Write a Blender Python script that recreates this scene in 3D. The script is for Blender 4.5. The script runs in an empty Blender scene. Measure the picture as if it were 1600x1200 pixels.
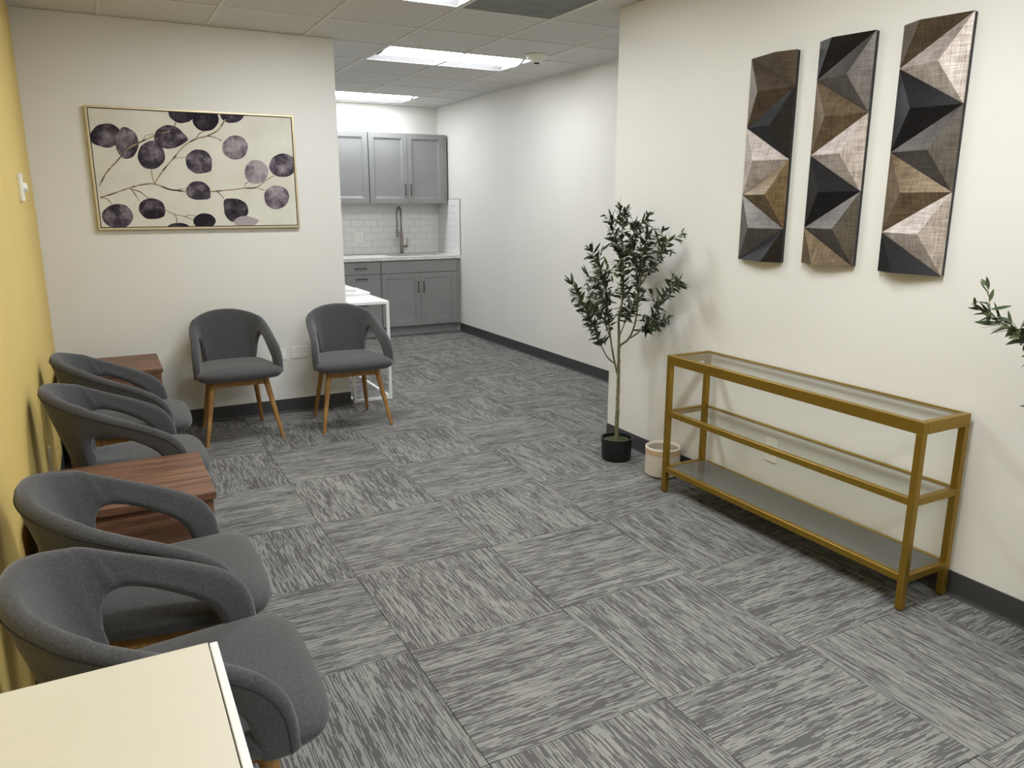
import bpy, bmesh, math, random
from mathutils import Vector, Matrix
S = bpy.context.scene
COL = S.collection
PI = math.pi
random.seed(7)

# ---------------------------------------------------------------- camera
F_PX, YAW, PITCH, ROLL, CAM_H = 1197.68, 0.491027, 0.232936, 0.001014, 1.49428
cam = bpy.data.cameras.new('camera'); camo = bpy.data.objects.new('camera', cam); COL.objects.link(camo)
cam.sensor_fit = 'HORIZONTAL'; cam.sensor_width = 36; cam.lens = F_PX / 1600 * 36; cam.clip_start = 0.02
fw = Vector((math.sin(YAW)*math.cos(PITCH), math.cos(YAW)*math.cos(PITCH), -math.sin(PITCH)))
rt = Vector((math.cos(YAW), -math.sin(YAW), 0)); up = rt.cross(fw)
r2 = rt*math.cos(ROLL) + up*math.sin(ROLL); u2 = -rt*math.sin(ROLL) + up*math.cos(ROLL)
camo.matrix_world = Matrix(((r2.x, u2.x, -fw.x, 0), (r2.y, u2.y, -fw.y, 0), (r2.z, u2.z, -fw.z, CAM_H), (0, 0, 0, 1)))
S.camera = camo
# ---------------------------------------------------------------- world, exposure, light levels
w = bpy.data.worlds.new('world'); S.world = w; w.use_nodes = True
w.node_tree.nodes['Background'].inputs[0].default_value = (0.9, 0.93, 1, 1)
w.node_tree.nodes['Background'].inputs[1].default_value = 0.3
S.view_settings.view_transform = 'Standard'; S.view_settings.look = 'None'
S.view_settings.gamma = 1; S.view_settings.use_curve_mapping = False
S.view_settings.exposure = 0.0
LAMP_NEAR = ((0.935, 0.98, 1.02), 42.0)      # troffers of the waiting area
LAMP_MID = ((0.935, 0.98, 1.02), 34.0)       # the troffer nearest the partition
LAMP_FAR = ((0.955, 0.985, 1.03), 24.0)      # neutral troffers of the passage

# room planes (metres)
X1, X2, X3, YA, YB, Y2, XA, HC = -0.30, 2.803, 3.725, 5.534, 8.864, 3.928, 1.573, 2.578
YREAR, XK = -2.6, 0.9
T = 0.6096

# ---------------------------------------------------------------- node helpers
def srgb(r, g, b):
    f = lambda c: (c/255/12.92) if c/255 <= 0.04045 else ((c/255+0.055)/1.055)**2.4
    return (f(r), f(g), f(b), 1)
class M:
    def __init__(s, name, color=(.5,.5,.5,1), rough=.5, metal=0, spec=.5):
        s.m = bpy.data.materials.new(name); s.m.use_nodes = True; s.t = s.m.node_tree
        s.b = s.t.nodes['Principled BSDF']
        s.b.inputs['Base Color'].default_value = color; s.b.inputs['Roughness'].default_value = rough
        s.b.inputs['Metallic'].default_value = metal; s.b.inputs['Specular IOR Level'].default_value = spec
    def n(s, typ, **kw):
        nd = s.t.nodes.new(typ)
        for k, v in kw.items():
            if k.startswith('i_'):
                key = k[2:]; key = int(key) if key.isdigit() else key.replace('_', ' ')
                if isinstance(v, bpy.types.NodeSocket): s.t.links.new(v, nd.inputs[key])
                else: nd.inputs[key].default_value = v
            else: setattr(nd, k, v)
        return nd
    def link(s, a, b): s.t.links.new(a, b)
    def math(s, op, a, b=None, c=None):
        kw = {'i_0': a}
        if b is not None: kw['i_1'] = b
        if c is not None: kw['i_2'] = c
        return s.n('ShaderNodeMath', operation=op, **kw).outputs[0]
    def obj(s, scale=(1,1,1), loc=(0,0,0)):
        tc = s.n('ShaderNodeTexCoord')
        return s.n('ShaderNodeMapping', i_Vector=tc.outputs['Object'], i_Scale=scale, i_Location=loc).outputs[0]
    def noise(s, vec, scale=5., detail=2., rough=.5):
        return s.n('ShaderNodeTexNoise', i_Vector=vec, i_Scale=scale, i_Detail=detail, i_Roughness=rough).outputs['Fac']
    def ramp(s, fac, stops):
        r = s.n('ShaderNodeValToRGB', i_Fac=fac); e = r.color_ramp.elements
        while len(e) < len(stops): e.new(0.5)
        for q, (p, c) in zip(e, stops): q.position = p; q.color = c
        return r.outputs['Color']
    def color(s, sock): s.link(sock, s.b.inputs['Base Color']); return s
    def bump(s, h, strength=.2, dist=.002):
        b = s.n('ShaderNodeBump', i_Height=h, i_Strength=strength, i_Distance=dist)
        s.link(b.outputs[0], s.b.inputs['Normal']); return s

def paint(name, c, rough=.6):
    m = M(name, c, rough, spec=.3); v = m.obj()
    d = tuple(x*.96 for x in c[:3]) + (1,)
    m.color(m.ramp(m.noise(v, 1.3, 2), [(.3, d), (.7, c)]))
    m.bump(m.noise(v, 260, 2), .12, .001); return m.m
m_wall = paint('white_paint', srgb(226, 224, 218))
m_yellow = paint('yellow_paint', srgb(226, 198, 120))
m_ceiltile = M('ceiling_tile_mat', rough=.95, spec=.1)
v = m_ceiltile.obj()
m_ceiltile.color(m_ceiltile.ramp(m_ceiltile.noise(v, 90, 3, .7), [(.30, srgb(190,188,184)), (.45, srgb(218,216,212)), (.8, srgb(226,224,220))]))
m_ceiltile.bump(m_ceiltile.noise(v, 150, 3, .7), .35, .002); m_ceiltile = m_ceiltile.m
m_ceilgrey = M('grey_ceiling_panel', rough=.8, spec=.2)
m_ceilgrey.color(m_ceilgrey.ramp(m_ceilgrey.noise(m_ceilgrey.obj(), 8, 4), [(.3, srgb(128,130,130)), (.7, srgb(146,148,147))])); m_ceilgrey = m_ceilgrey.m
m_grid = M('ceiling_grid_white', srgb(222,220,214), .5).m
m_base = M('charcoal_vinyl', srgb(61,61,62), .5).m
m_gap = M('dark_gap', srgb(18,17,16), .9, spec=.1).m

# carpet
def carpet():
    m = M('striated_carpet', rough=.95, spec=.05)
    tc = m.n('ShaderNodeTexCoord'); oi = m.n('ShaderNodeObjectInfo')
    sp = m.n('ShaderNodeSeparateXYZ', i_0=tc.outputs['Object']); x, y = sp.outputs[0], sp.outputs[1]
    rnd = m.math('MULTIPLY', oi.outputs['Random'], 97.0)
    row = m.math('FLOOR', m.math('DIVIDE', y, 0.0031))
    def nz(sx, sr, off, det=1.):
        c = m.n('ShaderNodeCombineXYZ', i_0=m.math('MULTIPLY', x, sx), i_1=m.math('ADD', m.math('MULTIPLY', row, sr), rnd), i_2=m.math('ADD', rnd, off))
        return m.noise(c.outputs[0], 1.0, det, .5)
    a = nz(6., 1.0, 0., 2.); b = nz(9., 3.7, 11.3, 1.); c = nz(2.2, .05, 31.)
    s = m.math('ADD', m.math('ADD', m.math('MULTIPLY', a, .60), m.math('MULTIPLY', b, .85)), m.math('MULTIPLY', c, .30))
    k = m.ramp(s, [(.865, (0,0,0,1)), (.895, (1,1,1,1))])
    # loop tufts: darker grooves between rows
    g = m.math('ABSOLUTE', m.math('SUBTRACT', m.math('FRACT', m.math('DIVIDE', y, 0.0031)), .5))
    gm = m.ramp(g, [(.30, (1,1,1,1)), (.5, (.62,.62,.62,1))])
    tone = m.noise(m.n('ShaderNodeVectorMath', operation='ADD', i_0=tc.outputs['Object'], i_1=m.n('ShaderNodeCombineXYZ', i_0=rnd, i_1=rnd, i_2=rnd).outputs[0]).outputs[0], 2.5, 2)
    dk = m.ramp(tone, [(.3, srgb(94,92,91)), (.7, srgb(102,100,98))])
    lt = m.ramp(tone, [(.3, srgb(139,138,134)), (.7, srgb(148,147,142))])
    mx = m.n('ShaderNodeMix', data_type='RGBA', i_0=k); m.link(dk, mx.inputs[6]); m.link(lt, mx.inputs[7])
    mm = m.n('ShaderNodeMix', data_type='RGBA', blend_type='MULTIPLY', i_0=1.0); m.link(mx.outputs[2], mm.inputs[6]); m.link(gm, mm.inputs[7])
    m.color(mm.outputs[2])
    m.bump(m.math('ADD', m.math('MULTIPLY', k, .6), m.noise(m.obj(), 500, 1)), .3, .002)
    return m.m
m_carpet = carpet()
def fabric():
    m = M('charcoal_felt', rough=.95, spec=.1); v = m.obj()
    a = m.noise(v, 160, 4, .8); b = m.noise(v, 600, 2, .6)
    s = m.math('ADD', m.math('MULTIPLY', a, .6), m.math('MULTIPLY', b, .4))
    m.color(m.ramp(s, [(.35, srgb(57,57,59)), (.5, srgb(71,71,73)), (.65, srgb(90,90,91))]))
    m.b.inputs['Sheen Weight'].default_value = .25; m.b.inputs['Sheen Roughness'].default_value = .5
    m.bump(b, .35, .0015); return m.m
m_fabric = fabric()
m_seam = M('dark_seam', srgb(58,59,62), .95, spec=.1).m
def wood(name, c1, c2, c3, sc=(1,14,14), scale=6., rough=.45):
    m = M(name, rough=rough, spec=.4); v = m.obj(sc)
    a = m.noise(v, scale, 5, .65); b = m.noise(m.obj((sc[0]*3, sc[1]*5, sc[2]*5)), scale*2.5, 2, .6)
    s = m.math('ADD', m.math('MULTIPLY', a, .72), m.math('MULTIPLY', b, .28))
    m.color(m.ramp(s, [(.34, c1), (.5, c2), (.66, c3)])); m.bump(b, .08, .001); return m.m
m_oak = wood('honey_oak', srgb(132,92,48), srgb(158,116,64), srgb(180,138,82), (12,12,1.2), 4)
m_walnut = wood('walnut_veneer', srgb(74,50,38), srgb(110,78,60), srgb(148,112,88), (.9,15,15), 3.2, .5)
m_gold = M('brushed_gold_paint', srgb(168,124,48), .38, .75)
m_gold.color(m_gold.ramp(m_gold.noise(m_gold.obj(), 30, 3), [(.3, srgb(150,120,44)), (.7, srgb(156,126,48))])); m_gold = m_gold.m
m_rubber = M('black_rubber', srgb(20,20,20), .7).m
def glass(name, tint, refl_rough=.03):
    m = bpy.data.materials.new(name); m.use_nodes = True; t = m.node_tree; t.nodes.clear()
    o = t.nodes.new('ShaderNodeOutputMaterial'); mx = t.nodes.new('ShaderNodeMixShader'); fr = t.nodes.new('ShaderNodeFresnel')
    tr = t.nodes.new('ShaderNodeBsdfTransparent'); gl = t.nodes.new('ShaderNodeBsdfGlossy')
    fr.inputs[0].default_value = 1.5; tr.inputs[0].default_value = tint; gl.inputs['Roughness'].default_value = refl_rough
    ge = t.nodes.new('ShaderNodeNewGeometry'); ml = t.nodes.new('ShaderNodeMath'); ml.operation = 'MULTIPLY'; iv = t.nodes.new('ShaderNodeMath'); iv.operation = 'SUBTRACT'; iv.inputs[0].default_value = 1; t.links.new(ge.outputs['Backfacing'], iv.inputs[1]); t.links.new(fr.outputs[0], ml.inputs[0]); t.links.new(iv.outputs[0], ml.inputs[1]); t.links.new(ml.outputs[0], mx.inputs[0]); t.links.new(tr.outputs[0], mx.inputs[1]); t.links.new(gl.outputs[0], mx.inputs[2]); t.links.new(mx.outputs[0], o.inputs[0])
    return m
m_glass = glass('clear_shelf_glass', (.975,.985,.97,1)); m_greyed_glass = glass('greyed_shelf_glass', (.74,.75,.73,1))
m_whitelac = M('cream_laminate', rough=.45)
m_whitelac.color(m_whitelac.ramp(m_whitelac.noise(m_whitelac.obj(), 3, 2), [(.3, srgb(208,203,187)), (.7, srgb(212,208,195))])); m_whitelac = m_whitelac.m
m_whitepaint = M('white_satin', srgb(238,238,236), .4).m
m_plastic = M('white_plastic', srgb(238,236,228), .35).m
m_slot = M('outlet_slot', srgb(40,38,36), .7).m
m_cab = M('grey_cabinet_paint', rough=.42)
m_cab.color(m_cab.ramp(m_cab.noise(m_cab.obj(), 4, 2), [(.3, srgb(139,140,138)), (.7, srgb(145,146,144))])); m_cab = m_cab.m
m_pull = M('dark_pull_metal', srgb(72,68,64), .35, .8).m
m_steel = M('brushed_nickel', srgb(150,142,134), .28, .95).m
m_counter = M('white_quartz', rough=.25)
m_counter.color(m_counter.ramp(m_counter.noise(m_counter.obj(), 14, 5, .7), [(.35, srgb(205,204,200)), (.5, srgb(226,225,222)), (.7, srgb(232,231,228))])); m_counter = m_counter.m
m_tile = M('white_glazed_tile', srgb(232,232,229), .18).m
m_grout = M('grey_grout', srgb(190,189,184), .9).m
m_frame = M('champagne_frame', srgb(205,190,158), .35, .6).m
m_black = M('black_paint', srgb(24,23,23), .45).m
m_pot = M('black_nursery_pot', srgb(17,17,18), .5).m
m_olive = M('dark_olive_fruit', srgb(30,24,28), .3).m
m_bark = M('olive_bark', rough=.85)
m_bark.color(m_bark.ramp(m_bark.noise(m_bark.obj((1,1,.25)), 60, 3), [(.3, srgb(82,76,54)), (.7, srgb(126,120,88))])); m_bark.bump(m_bark.noise(m_bark.obj((1,1,.25)), 80, 2), .5, .002); m_bark = m_bark.m
m_moss = M('green_moss', rough=.95)
m_moss.color(m_moss.ramp(m_moss.noise(m_moss.obj(), 60, 3), [(.3, srgb(36,42,20)), (.7, srgb(76,84,42))])); m_moss.bump(m_moss.noise(m_moss.obj(), 90, 3), 1., .006); m_moss = m_moss.m
def leafmat():
    m = M('olive_leaf', rough=.45, spec=.4)
    oi = m.n('ShaderNodeObjectInfo'); g = m.n('ShaderNodeNewGeometry')
    a = m.noise(m.obj(), 14, 2)
    s = m.math('ADD', m.math('MULTIPLY', a, .6), m.math('MULTIPLY', oi.outputs['Random'], .4))
    m.color(m.ramp(s, [(.25, srgb(46,56,38)), (.55, srgb(66,78,48)), (.8, srgb(100,112,66))])); return m.m
m_leaf = leafmat()
def emis(name, c, st):
    m = M(name, (.9,.9,.9,1), .4); m.b.inputs['Emission Color'].default_value = (*c, 1); m.b.inputs['Emission Strength'].default_value = st; return m.m
m_lens_near = emis('lit_lens_warm', *LAMP_NEAR); m_lens_far = emis('lit_lens_neutral', *LAMP_FAR); m_lens_mid = emis('lit_lens_mid', *LAMP_MID)
m_reflector = M('troffer_dimmed_enamel', srgb(165,165,165), .5).m  # white enamel greyed: the weaker light beside the lens is put into its colour

# ---------------------------------------------------------------- mesh helpers
def bm_obj(name, bm, mat, parent=None, smooth=False, loc=None):
    me = bpy.data.meshes.new(name); bmesh.ops.recalc_face_normals(bm, faces=bm.faces[:]); bm.to_mesh(me); bm.free()
    for mt in (mat if isinstance(mat, (list, tuple)) else [mat]): me.materials.append(mt)
    if smooth:
        for p in me.polygons: p.use_smooth = True
        if smooth != True: me.set_sharp_from_angle(angle=smooth)
    o = bpy.data.objects.new(name, me); COL.objects.link(o)
    if parent: o.parent = parent
    if loc: o.location = loc
    return o
def box(bm, x0, x1, y0, y1, z0, z1, bev=0, mi=0):
    vs = [bm.verts.new((x, y, z)) for x in (x0, x1) for y in (y0, y1) for z in (z0, z1)]
    fs = [bm.faces.new([vs[i] for i in f]) for f in ((0,1,3,2),(4,6,7,5),(0,4,5,1),(2,3,7,6),(0,2,6,4),(1,5,7,3))]
    for f in fs: f.material_index = mi
    if bev:
        es = {e for f in fs for e in f.edges}
        bmesh.ops.bevel(bm, geom=list(es), offset=bev, segments=1, profile=.5, affect='EDGES')
def boxes(name, lst, mat, parent=None, bev=0, loc=None):
    bm = bmesh.new()
    for b in lst: box(bm, *b, bev=bev)
    return bm_obj(name, bm, mat, parent, loc=loc)
def loft(bm, rings, cap=True, closed=True):
    R = [[bm.verts.new(p) for p in r] for r in rings]; n = len(R[0])
    for a, b in zip(R, R[1:]):
        for i in range(n if closed else n-1):
            j = (i+1) % n; bm.faces.new((a[i], a[j], b[j], b[i]))
    if cap: bm.faces.new(R[0][::-1]); bm.faces.new(R[-1])
def circ(c, r, n=16, z=None):
    return [(c[0]+r*math.cos(2*PI*i/n), c[1]+r*math.sin(2*PI*i/n), c[2] if z is None else z) for i in range(n)]
def tube(bm, pts, rad, n=8, cap=True):
    pts = [Vector(p) for p in pts]; rings = []; ref = None
    for i, p in enumerate(pts):
        t = (pts[min(i+1, len(pts)-1)] - pts[max(i-1, 0)]).normalized()
        if ref is None: ref = Vector((0,0,1)) if abs(t.z) < .9 else Vector((1,0,0))
        a = (ref - t*ref.dot(t)).normalized(); ref = a; b = t.cross(a)
        r = rad[i] if isinstance(rad, (list, tuple)) else rad
        rings.append([p + a*r*math.cos(2*PI*k/n) + b*r*math.sin(2*PI*k/n) for k in range(n)])
    loft(bm, rings, cap)
def lathe(bm, prof, c=(0,0,0), n=32, cap=True):
    loft(bm, [[(c[0]+r*math.cos(2*PI*i/n), c[1]+r*math.sin(2*PI*i/n), c[2]+z) for i in range(n)] for r, z in prof], cap)
def catmull(P, n):
    P = [Vector(p) for p in P]; out = []
    for i in range(len(P)-1):
        a, b, c, d = P[max(i-1,0)], P[i], P[i+1], P[min(i+2,len(P)-1)]
        for k in range(n):
            t = k/n; out.append(.5*((2*b)+(c-a)*t+(2*a-5*b+4*c-d)*t*t+(3*b-a-3*c+d)*t**3))
    out.append(P[-1]); return out
def thing(name, label, cat, loc=(0,0,0), rz=0, group=None):
    o = bpy.data.objects.new(name, None); COL.objects.link(o); o.location = loc; o.rotation_euler = (0,0,rz); o.empty_display_size = .1
    return tag(o, label, cat, group)
def tag(o, label=None, cat=None, group=None, kind=None):
    if label: o['label'] = label
    if cat: o['category'] = cat
    if group: o['group'] = group
    if kind: o['kind'] = kind
    return o
def copy_tree(o, parent=None):
    c = o.copy(); COL.objects.link(c)
    if parent: c.parent = parent
    for ch in list(o.children): copy_tree(ch, c)
    return c

# ---------------------------------------------------------------- setting
def struct(name, lst, mat, label, bev=0):
    return tag(boxes(name, lst, mat, bev=bev), label, kind='structure')
floor = struct('floor', [(X1-.1, X3+.1, YREAR-.1, YB+.1, -.12, -.006)], m_gap, 'floor laid with grey striated carpet tiles')
GX, GY = 0.7936, 1.6152
i0 = math.floor((X1-GX)/T); j0 = math.floor((YREAR-GY)/T)
def carpet_mesh(w, d, ox, oy):
    bm = bmesh.new(); box(bm, ox, ox+w, oy, oy+d, -.006, 0)
    vs = [v for v in bm.verts if v.co.z > -.001]
    return bm
full = None
for i in range(i0, 8):
    for j in range(j0, 13):
        x0, y0 = GX+T*i, GY+T*j; x1, y1 = x0+T, y0+T
        if y1 < Y2 and x0 > X2+.02: continue
        cx0, cx1, cy0, cy1 = max(x0, X1), min(x1, X3), max(y0, YREAR), min(y1, YB)
        if cx1-cx0 < .01 or cy1-cy0 < .01: continue
        if cy1 < 0.2 and cx0 > 2.0 and False: continue
        odd = (i+j) % 2
        mx, my = (x0+x1)/2, (y0+y1)/2; g = .0008
        cut = (cx1-cx0 < T-.001) or (cy1-cy0 < T-.001)
        if cut or full is None:
            a, b, c, d = cx0-mx+g, cx1-mx-g, cy0-my+g, cy1-my-g
            if odd: a, b, c, d = c, d, -b, -a     # local frame turned by +90 degrees
            bm = bmesh.new(); box(bm, a, b, c, d, -.006, 0)
            top = [f for f in bm.faces if all(v.co.z > -.001 for v in f.verts)]
            bmesh.ops.bevel(bm, geom=list(top[0].edges), offset=.0012, segments=1, affect='EDGES')
            o = bm_obj('carpet_tile', bm, m_carpet, floor)
            if not cut: full = o.data
        else:
            o = bpy.data.objects.new('carpet_tile', full); COL.objects.link(o); o.parent = floor
        o.location = (mx, my, 0); o.rotation_euler = (0, 0, PI/2 if odd else 0)

struct('wall_left', [(X1-.12, X1, YREAR, YA+.12, 0, HC)], m_yellow, 'mustard yellow painted wall behind the row of chairs')
struct('wall_partition', [(X1, XA, YA, YA+.12, 0, HC)], m_wall, 'white partition wall carrying the framed leaf picture')
struct('wall_right', [(X2, X3+.12, YREAR, Y2, 0, HC)], m_wall, 'white wall behind the gold console and the faceted panels')
struct('wall_passage', [(X3, X3+.12, Y2, YB+.12, 0, HC)], m_wall, 'white wall along the passage to the kitchenette')
struct('wall_kitchen', [(XK-.12, X3, YB, YB+.12, 0, HC)], m_wall, 'white end wall behind the kitchenette')
struct('wall_alcove', [(XK-.12, XK, YA+.12, YB, 0, HC)], m_wall, 'white side wall of the kitchenette behind the partition')
struct('wall_rear', [(X1-.12, X3+.12, YREAR-.12, YREAR, 0, HC)], m_wall, 'white wall behind the camera')
def baseboard(name, segs, label):
    bm = bmesh.new()
    for (p, q, nrm) in segs:      # run p->q along the wall, nrm = outward direction
        p, q, nv = Vector(p), Vector(q), Vector(nrm)
        prof = [(0,0),(.013,0),(.013,.002),(.006,.006),(.0035,.015),(.0035,.098),(.002,.1),(0,.1)]
        loft(bm, [[(*(e+nv*a), z) for a, z in prof] for e in (p, q)])
    return tag(bm_obj(name, bm, m_base), label, kind='structure')
baseboard('baseboard_left', [((X1,YREAR),(X1,YA),(1,0))], 'charcoal vinyl baseboard along the yellow wall')
baseboard('baseboard_partition', [((X1+.013,YA),(XA+.0035,YA),(0,-1)), ((XA,YA),(XA,YA+.12),(1,0))], 'charcoal vinyl baseboard under the framed picture')
baseboard('baseboard_right', [((X2,YREAR),(X2,Y2+.0035),(-1,0)), ((X2,Y2),(X3-.013,Y2),(0,1))], 'charcoal vinyl baseboard behind the gold console')
baseboard('baseboard_passage', [((X3,Y2),(X3,8.272),(-1,0))], 'charcoal vinyl baseboard along the passage wall')

# ceiling: slab, lay-in tiles, grid
ceil = struct('ceiling', [(X1-.1, X3+.12, YREAR-.1, YB+.12, HC+.09, HC+.2)], m_wall, 'suspended ceiling of square tiles in a white grid')
CX, CY = .7643, 4.9649
lights = [(0, -2, 'warm'), (0, -6, 'warm'), (0, -10, 'warm'), (2, 1, 'far'), (2, 5, 'far')]
lcells = {(i+a, j) for i, j, k in lights for a in (0, 1)}
tfull = None
for i in range(-2, 5):
    for j in range(-13, 7):
        x0, y0 = CX+T*i, CY+T*j; x1, y1 = x0+T, y0+T
        if (i, j) in lcells: continue
        if y1 < Y2 and x0 > X2: continue
        a, b, c, d = max(x0, X1), min(x1, X3), max(y0, YREAR), min(y1, YB)
        if y1 <= Y2: b = min(b, X2)
        if b-a < .02 or d-c < .02: continue
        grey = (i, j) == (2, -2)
        cut = (b-a < T-.001) or (d-c < T-.001)
        mx, my = (x0+x1)/2, (y0+y1)/2; g = .004
        if cut or tfull is None or grey:
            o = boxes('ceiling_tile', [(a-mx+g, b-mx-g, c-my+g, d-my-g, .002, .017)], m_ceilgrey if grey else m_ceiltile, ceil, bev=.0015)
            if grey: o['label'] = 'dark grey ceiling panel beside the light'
            if not cut and not grey: tfull = o.data
        else:
            o = bpy.data.objects.new('ceiling_tile', tfull); COL.objects.link(o); o.parent = ceil
        o.location = (mx, my, HC)
for i in range(-1, 5):
    x = CX+T*i
    if x > X3: continue
    boxes('ceiling_grid_bar', [(x-.010, x+.010, (Y2 if x > X2 else YREAR), YB, HC-.003, HC+.0015)], m_grid, ceil)
for j in range(-12, 7):
    y = CY+T*j; xe = X2 if y < Y2 else X3
    if y > YB: continue
    for i in range(-2, 5):
        a, b = max(X1, CX+T*i+.0102), min(xe, CX+T*(i+1)-.0102)
        if b-a > .02: boxes('ceiling_grid_bar', [(a, b, y-.008, y+.008, HC-.0025, HC+.0015)], m_grid, ceil)

def troffer(i, j, kind, label):
    x0, y0 = CX+T*i+.012, CY+T*j+.010; x1, y1 = x0+2*T-.024, y0+T-.020
    t = thing('ceiling_light', label, 'light', ((x0+x1)/2, (y0+y1)/2, HC), 0, 'recessed troffer lights')
    hx, hy = (x1-x0)/2, (y1-y0)/2
    # frame lip
    bm = bmesh.new(); l = .012
    box(bm, -hx, hx, -hy, -hy+l, -.002, .003); box(bm, -hx, hx, hy-l, hy, -.002, .003)
    box(bm, -hx, -hx+l, -hy+l, hy-l, -.002, .003); box(bm, hx-l, hx, -hy+l, hy-l, -.002, .003)
    bm_obj('frame', bm, m_reflector, t)
    # curved reflector pan: profile in y, closed ends
    bm = bmesh.new(); ly = .15; hx2 = hx-.012; hy2 = hy-.012
    prof = [(-hy2, .003), (-hy2+.03, .022), (-ly-.03, .055), (-ly, .060), (ly, .060), (ly+.03, .055), (hy2-.03, .022), (hy2, .003)]
    rows = [[bm.verts.new((sx*hx2, y, z)) for y, z in prof] for sx in (-1, 1)]
    for k in range(len(prof)-1): bm.faces.new((rows[0][k], rows[0][k+1], rows[1][k+1], rows[1][k]))
    for sx in (0, 1): bm.faces.new([rows[sx][k] for k in range(len(prof))])
    bm_obj('reflector', bm, m_reflector, t)
    # glowing lens bulging down between the reflectors
    bm = bmesh.new(); n = 8; hl = hx2-.012
    arc = [(ly*math.cos(PI*k/n), .058-.066*math.sin(PI*k/n)) for k in range(n+1)]
    rr = [[bm.verts.new((s*hl, y, z)) for y, z in arc] for s in (-1, 1)]
    for k in range(n): bm.faces.new((rr[0][k], rr[0][k+1], rr[1][k+1], rr[1][k]))
    for s in (0, 1): bm.faces.new(rr[s])
    bm_obj('lens', bm, {'warm': m_lens_near, 'mid': m_lens_mid, 'far': m_lens_far}[kind], t)
    for s in (-1, 1):
        bm = bmesh.new(); arc2 = [(y*1.04, z-.002) for y, z in arc]
        q = [[(s*hl+d, y, z) for y, z in arc2] for d in (-.002, .003)]
        loft(bm, q); bm_obj('end_cap', bm, m_whitepaint, t)
troffer(0, -2, 'mid', 'recessed ceiling light cut by the top edge of the photo')
troffer(0, -6, 'warm', 'recessed ceiling light above the waiting chairs, outside the frame')
troffer(0, -10, 'warm', 'recessed ceiling light over the rear of the room, outside the frame')
troffer(2, 1, 'far', 'bright recessed ceiling light next to the smoke detector')
troffer(2, 5, 'far', 'bright recessed ceiling light above the kitchenette cabinets')

# smoke detector
t = thing('smoke_detector', 'round white smoke detector on the ceiling', 'smoke detector', (3.095, 5.40, HC))
bm = bmesh.new(); lathe(bm, [(.085,0),(.085,-.012),(.078,-.016)], n=28); bm_obj('base', bm, m_plastic, t, smooth=.6)
bm = bmesh.new(); lathe(bm, [(.074,-.016),(.066,-.030),(.052,-.034),(.045,-.048),(.030,-.055)], n=28); bm_obj('housing', bm, m_plastic, t, smooth=.6)
bm = bmesh.new(); lathe(bm, [(.022,-.055),(.020,-.062),(.010,-.064)], n=16); bm_obj('sensor', bm, m_slot, t, smooth=.6)

# ---------------------------------------------------------------- chairs
TC = [(0,.287,.790),(.055,.283,.788),(.105,.270,.782),(.140,.253,.775),(.170,.231,.767),(.192,.209,.759),(.211,.188,.750),(.227,.166,.741),
      (.241,.126,.723),(.250,.062,.697),(.256,-.026,.663),(.261,-.095,.632),(.268,-.150,.600),(.272,-.188,.557),(.274,-.207,.505),(.271,-.217,.430)]
BC = [(0,.175,.415),(.060,.172,.415),(.115,.160,.415),(.155,.142,.42),(.175,.138,.49),(.187,.146,.55),(.199,.141,.595),(.211,.116,.622),
      (.221,.070,.624),(.229,.016,.606),(.235,-.048,.571),(.240,-.090,.540),(.246,-.112,.512),(.251,-.124,.482),(.254,-.132,.450),(.255,-.140,.415)]
def shell_mesh():
    Tp = catmull(TC, 5); Bp = catmull(BC, 5)
    Tf = [Vector((-p.x, p.y, p.z)) for p in Tp[:0:-1]] + Tp
    Bf = [Vector((-p.x, p.y, p.z)) for p in Bp[:0:-1]] + Bp
    N = len(Tf); rings = []
    def sect(H, th):           # rounded-rectangle section, h along the band, a across
        r = th*.5; pts = []; seg = 5
        for k in range(seg+1):
            an = PI/2*(-1) + PI*k/seg; pts.append((H - r + r*math.cos(an+0)*1.0, r*math.sin(an)))
        for k in range(1, 6): pts.append((H-r-(H-2*r)*k/6, r))
        for k in range(seg+1):
            an = PI/2 + PI*k/seg; pts.append((r + r*math.cos(an), r*math.sin(an)))
        for k in range(1, 6): pts.append((r+(H-2*r)*k/6, -r))
        return pts
    seam = []
    cen = Vector((0, -.02, .55))
    for i in range(N):
        a, b = Tf[i], Bf[i]; wv = a-b; H = wv.length; wv.normalize()
        t = ((Tf[min(i+1,N-1)]+Bf[min(i+1,N-1)]) - (Tf[max(i-1,0)]+Bf[max(i-1,0)]))
        tt = Tf[min(i+1,N-1)] - Tf[max(i-1,0)]
        t = tt.normalized(); t = (t - wv*t.dot(wv)).normalized(); nn = wv.cross(t).normalized()
        u = abs(i-(N-1)/2)/((N-1)/2)
        th = .040 if u > .5 else .044
        mid = (a+b)/2
        if nn.dot(mid-cen) < 0: nn = -nn          # outward
        ring = []
        for h, c in sect(H, th):
            bulge = -.012*math.sin(PI*min(1, max(0, h/H)))*(1 if H > .2 else H/.2)
            ring.append(b + wv*h + nn*(c - th*.5 - bulge*-1*0))
        # shift so that T is the outer crest
        rings.append(ring)
        seam.append(b + wv*(H-.020) + nn*.0004)
    return rings, seam
rings, seam = shell_mesh()
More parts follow.
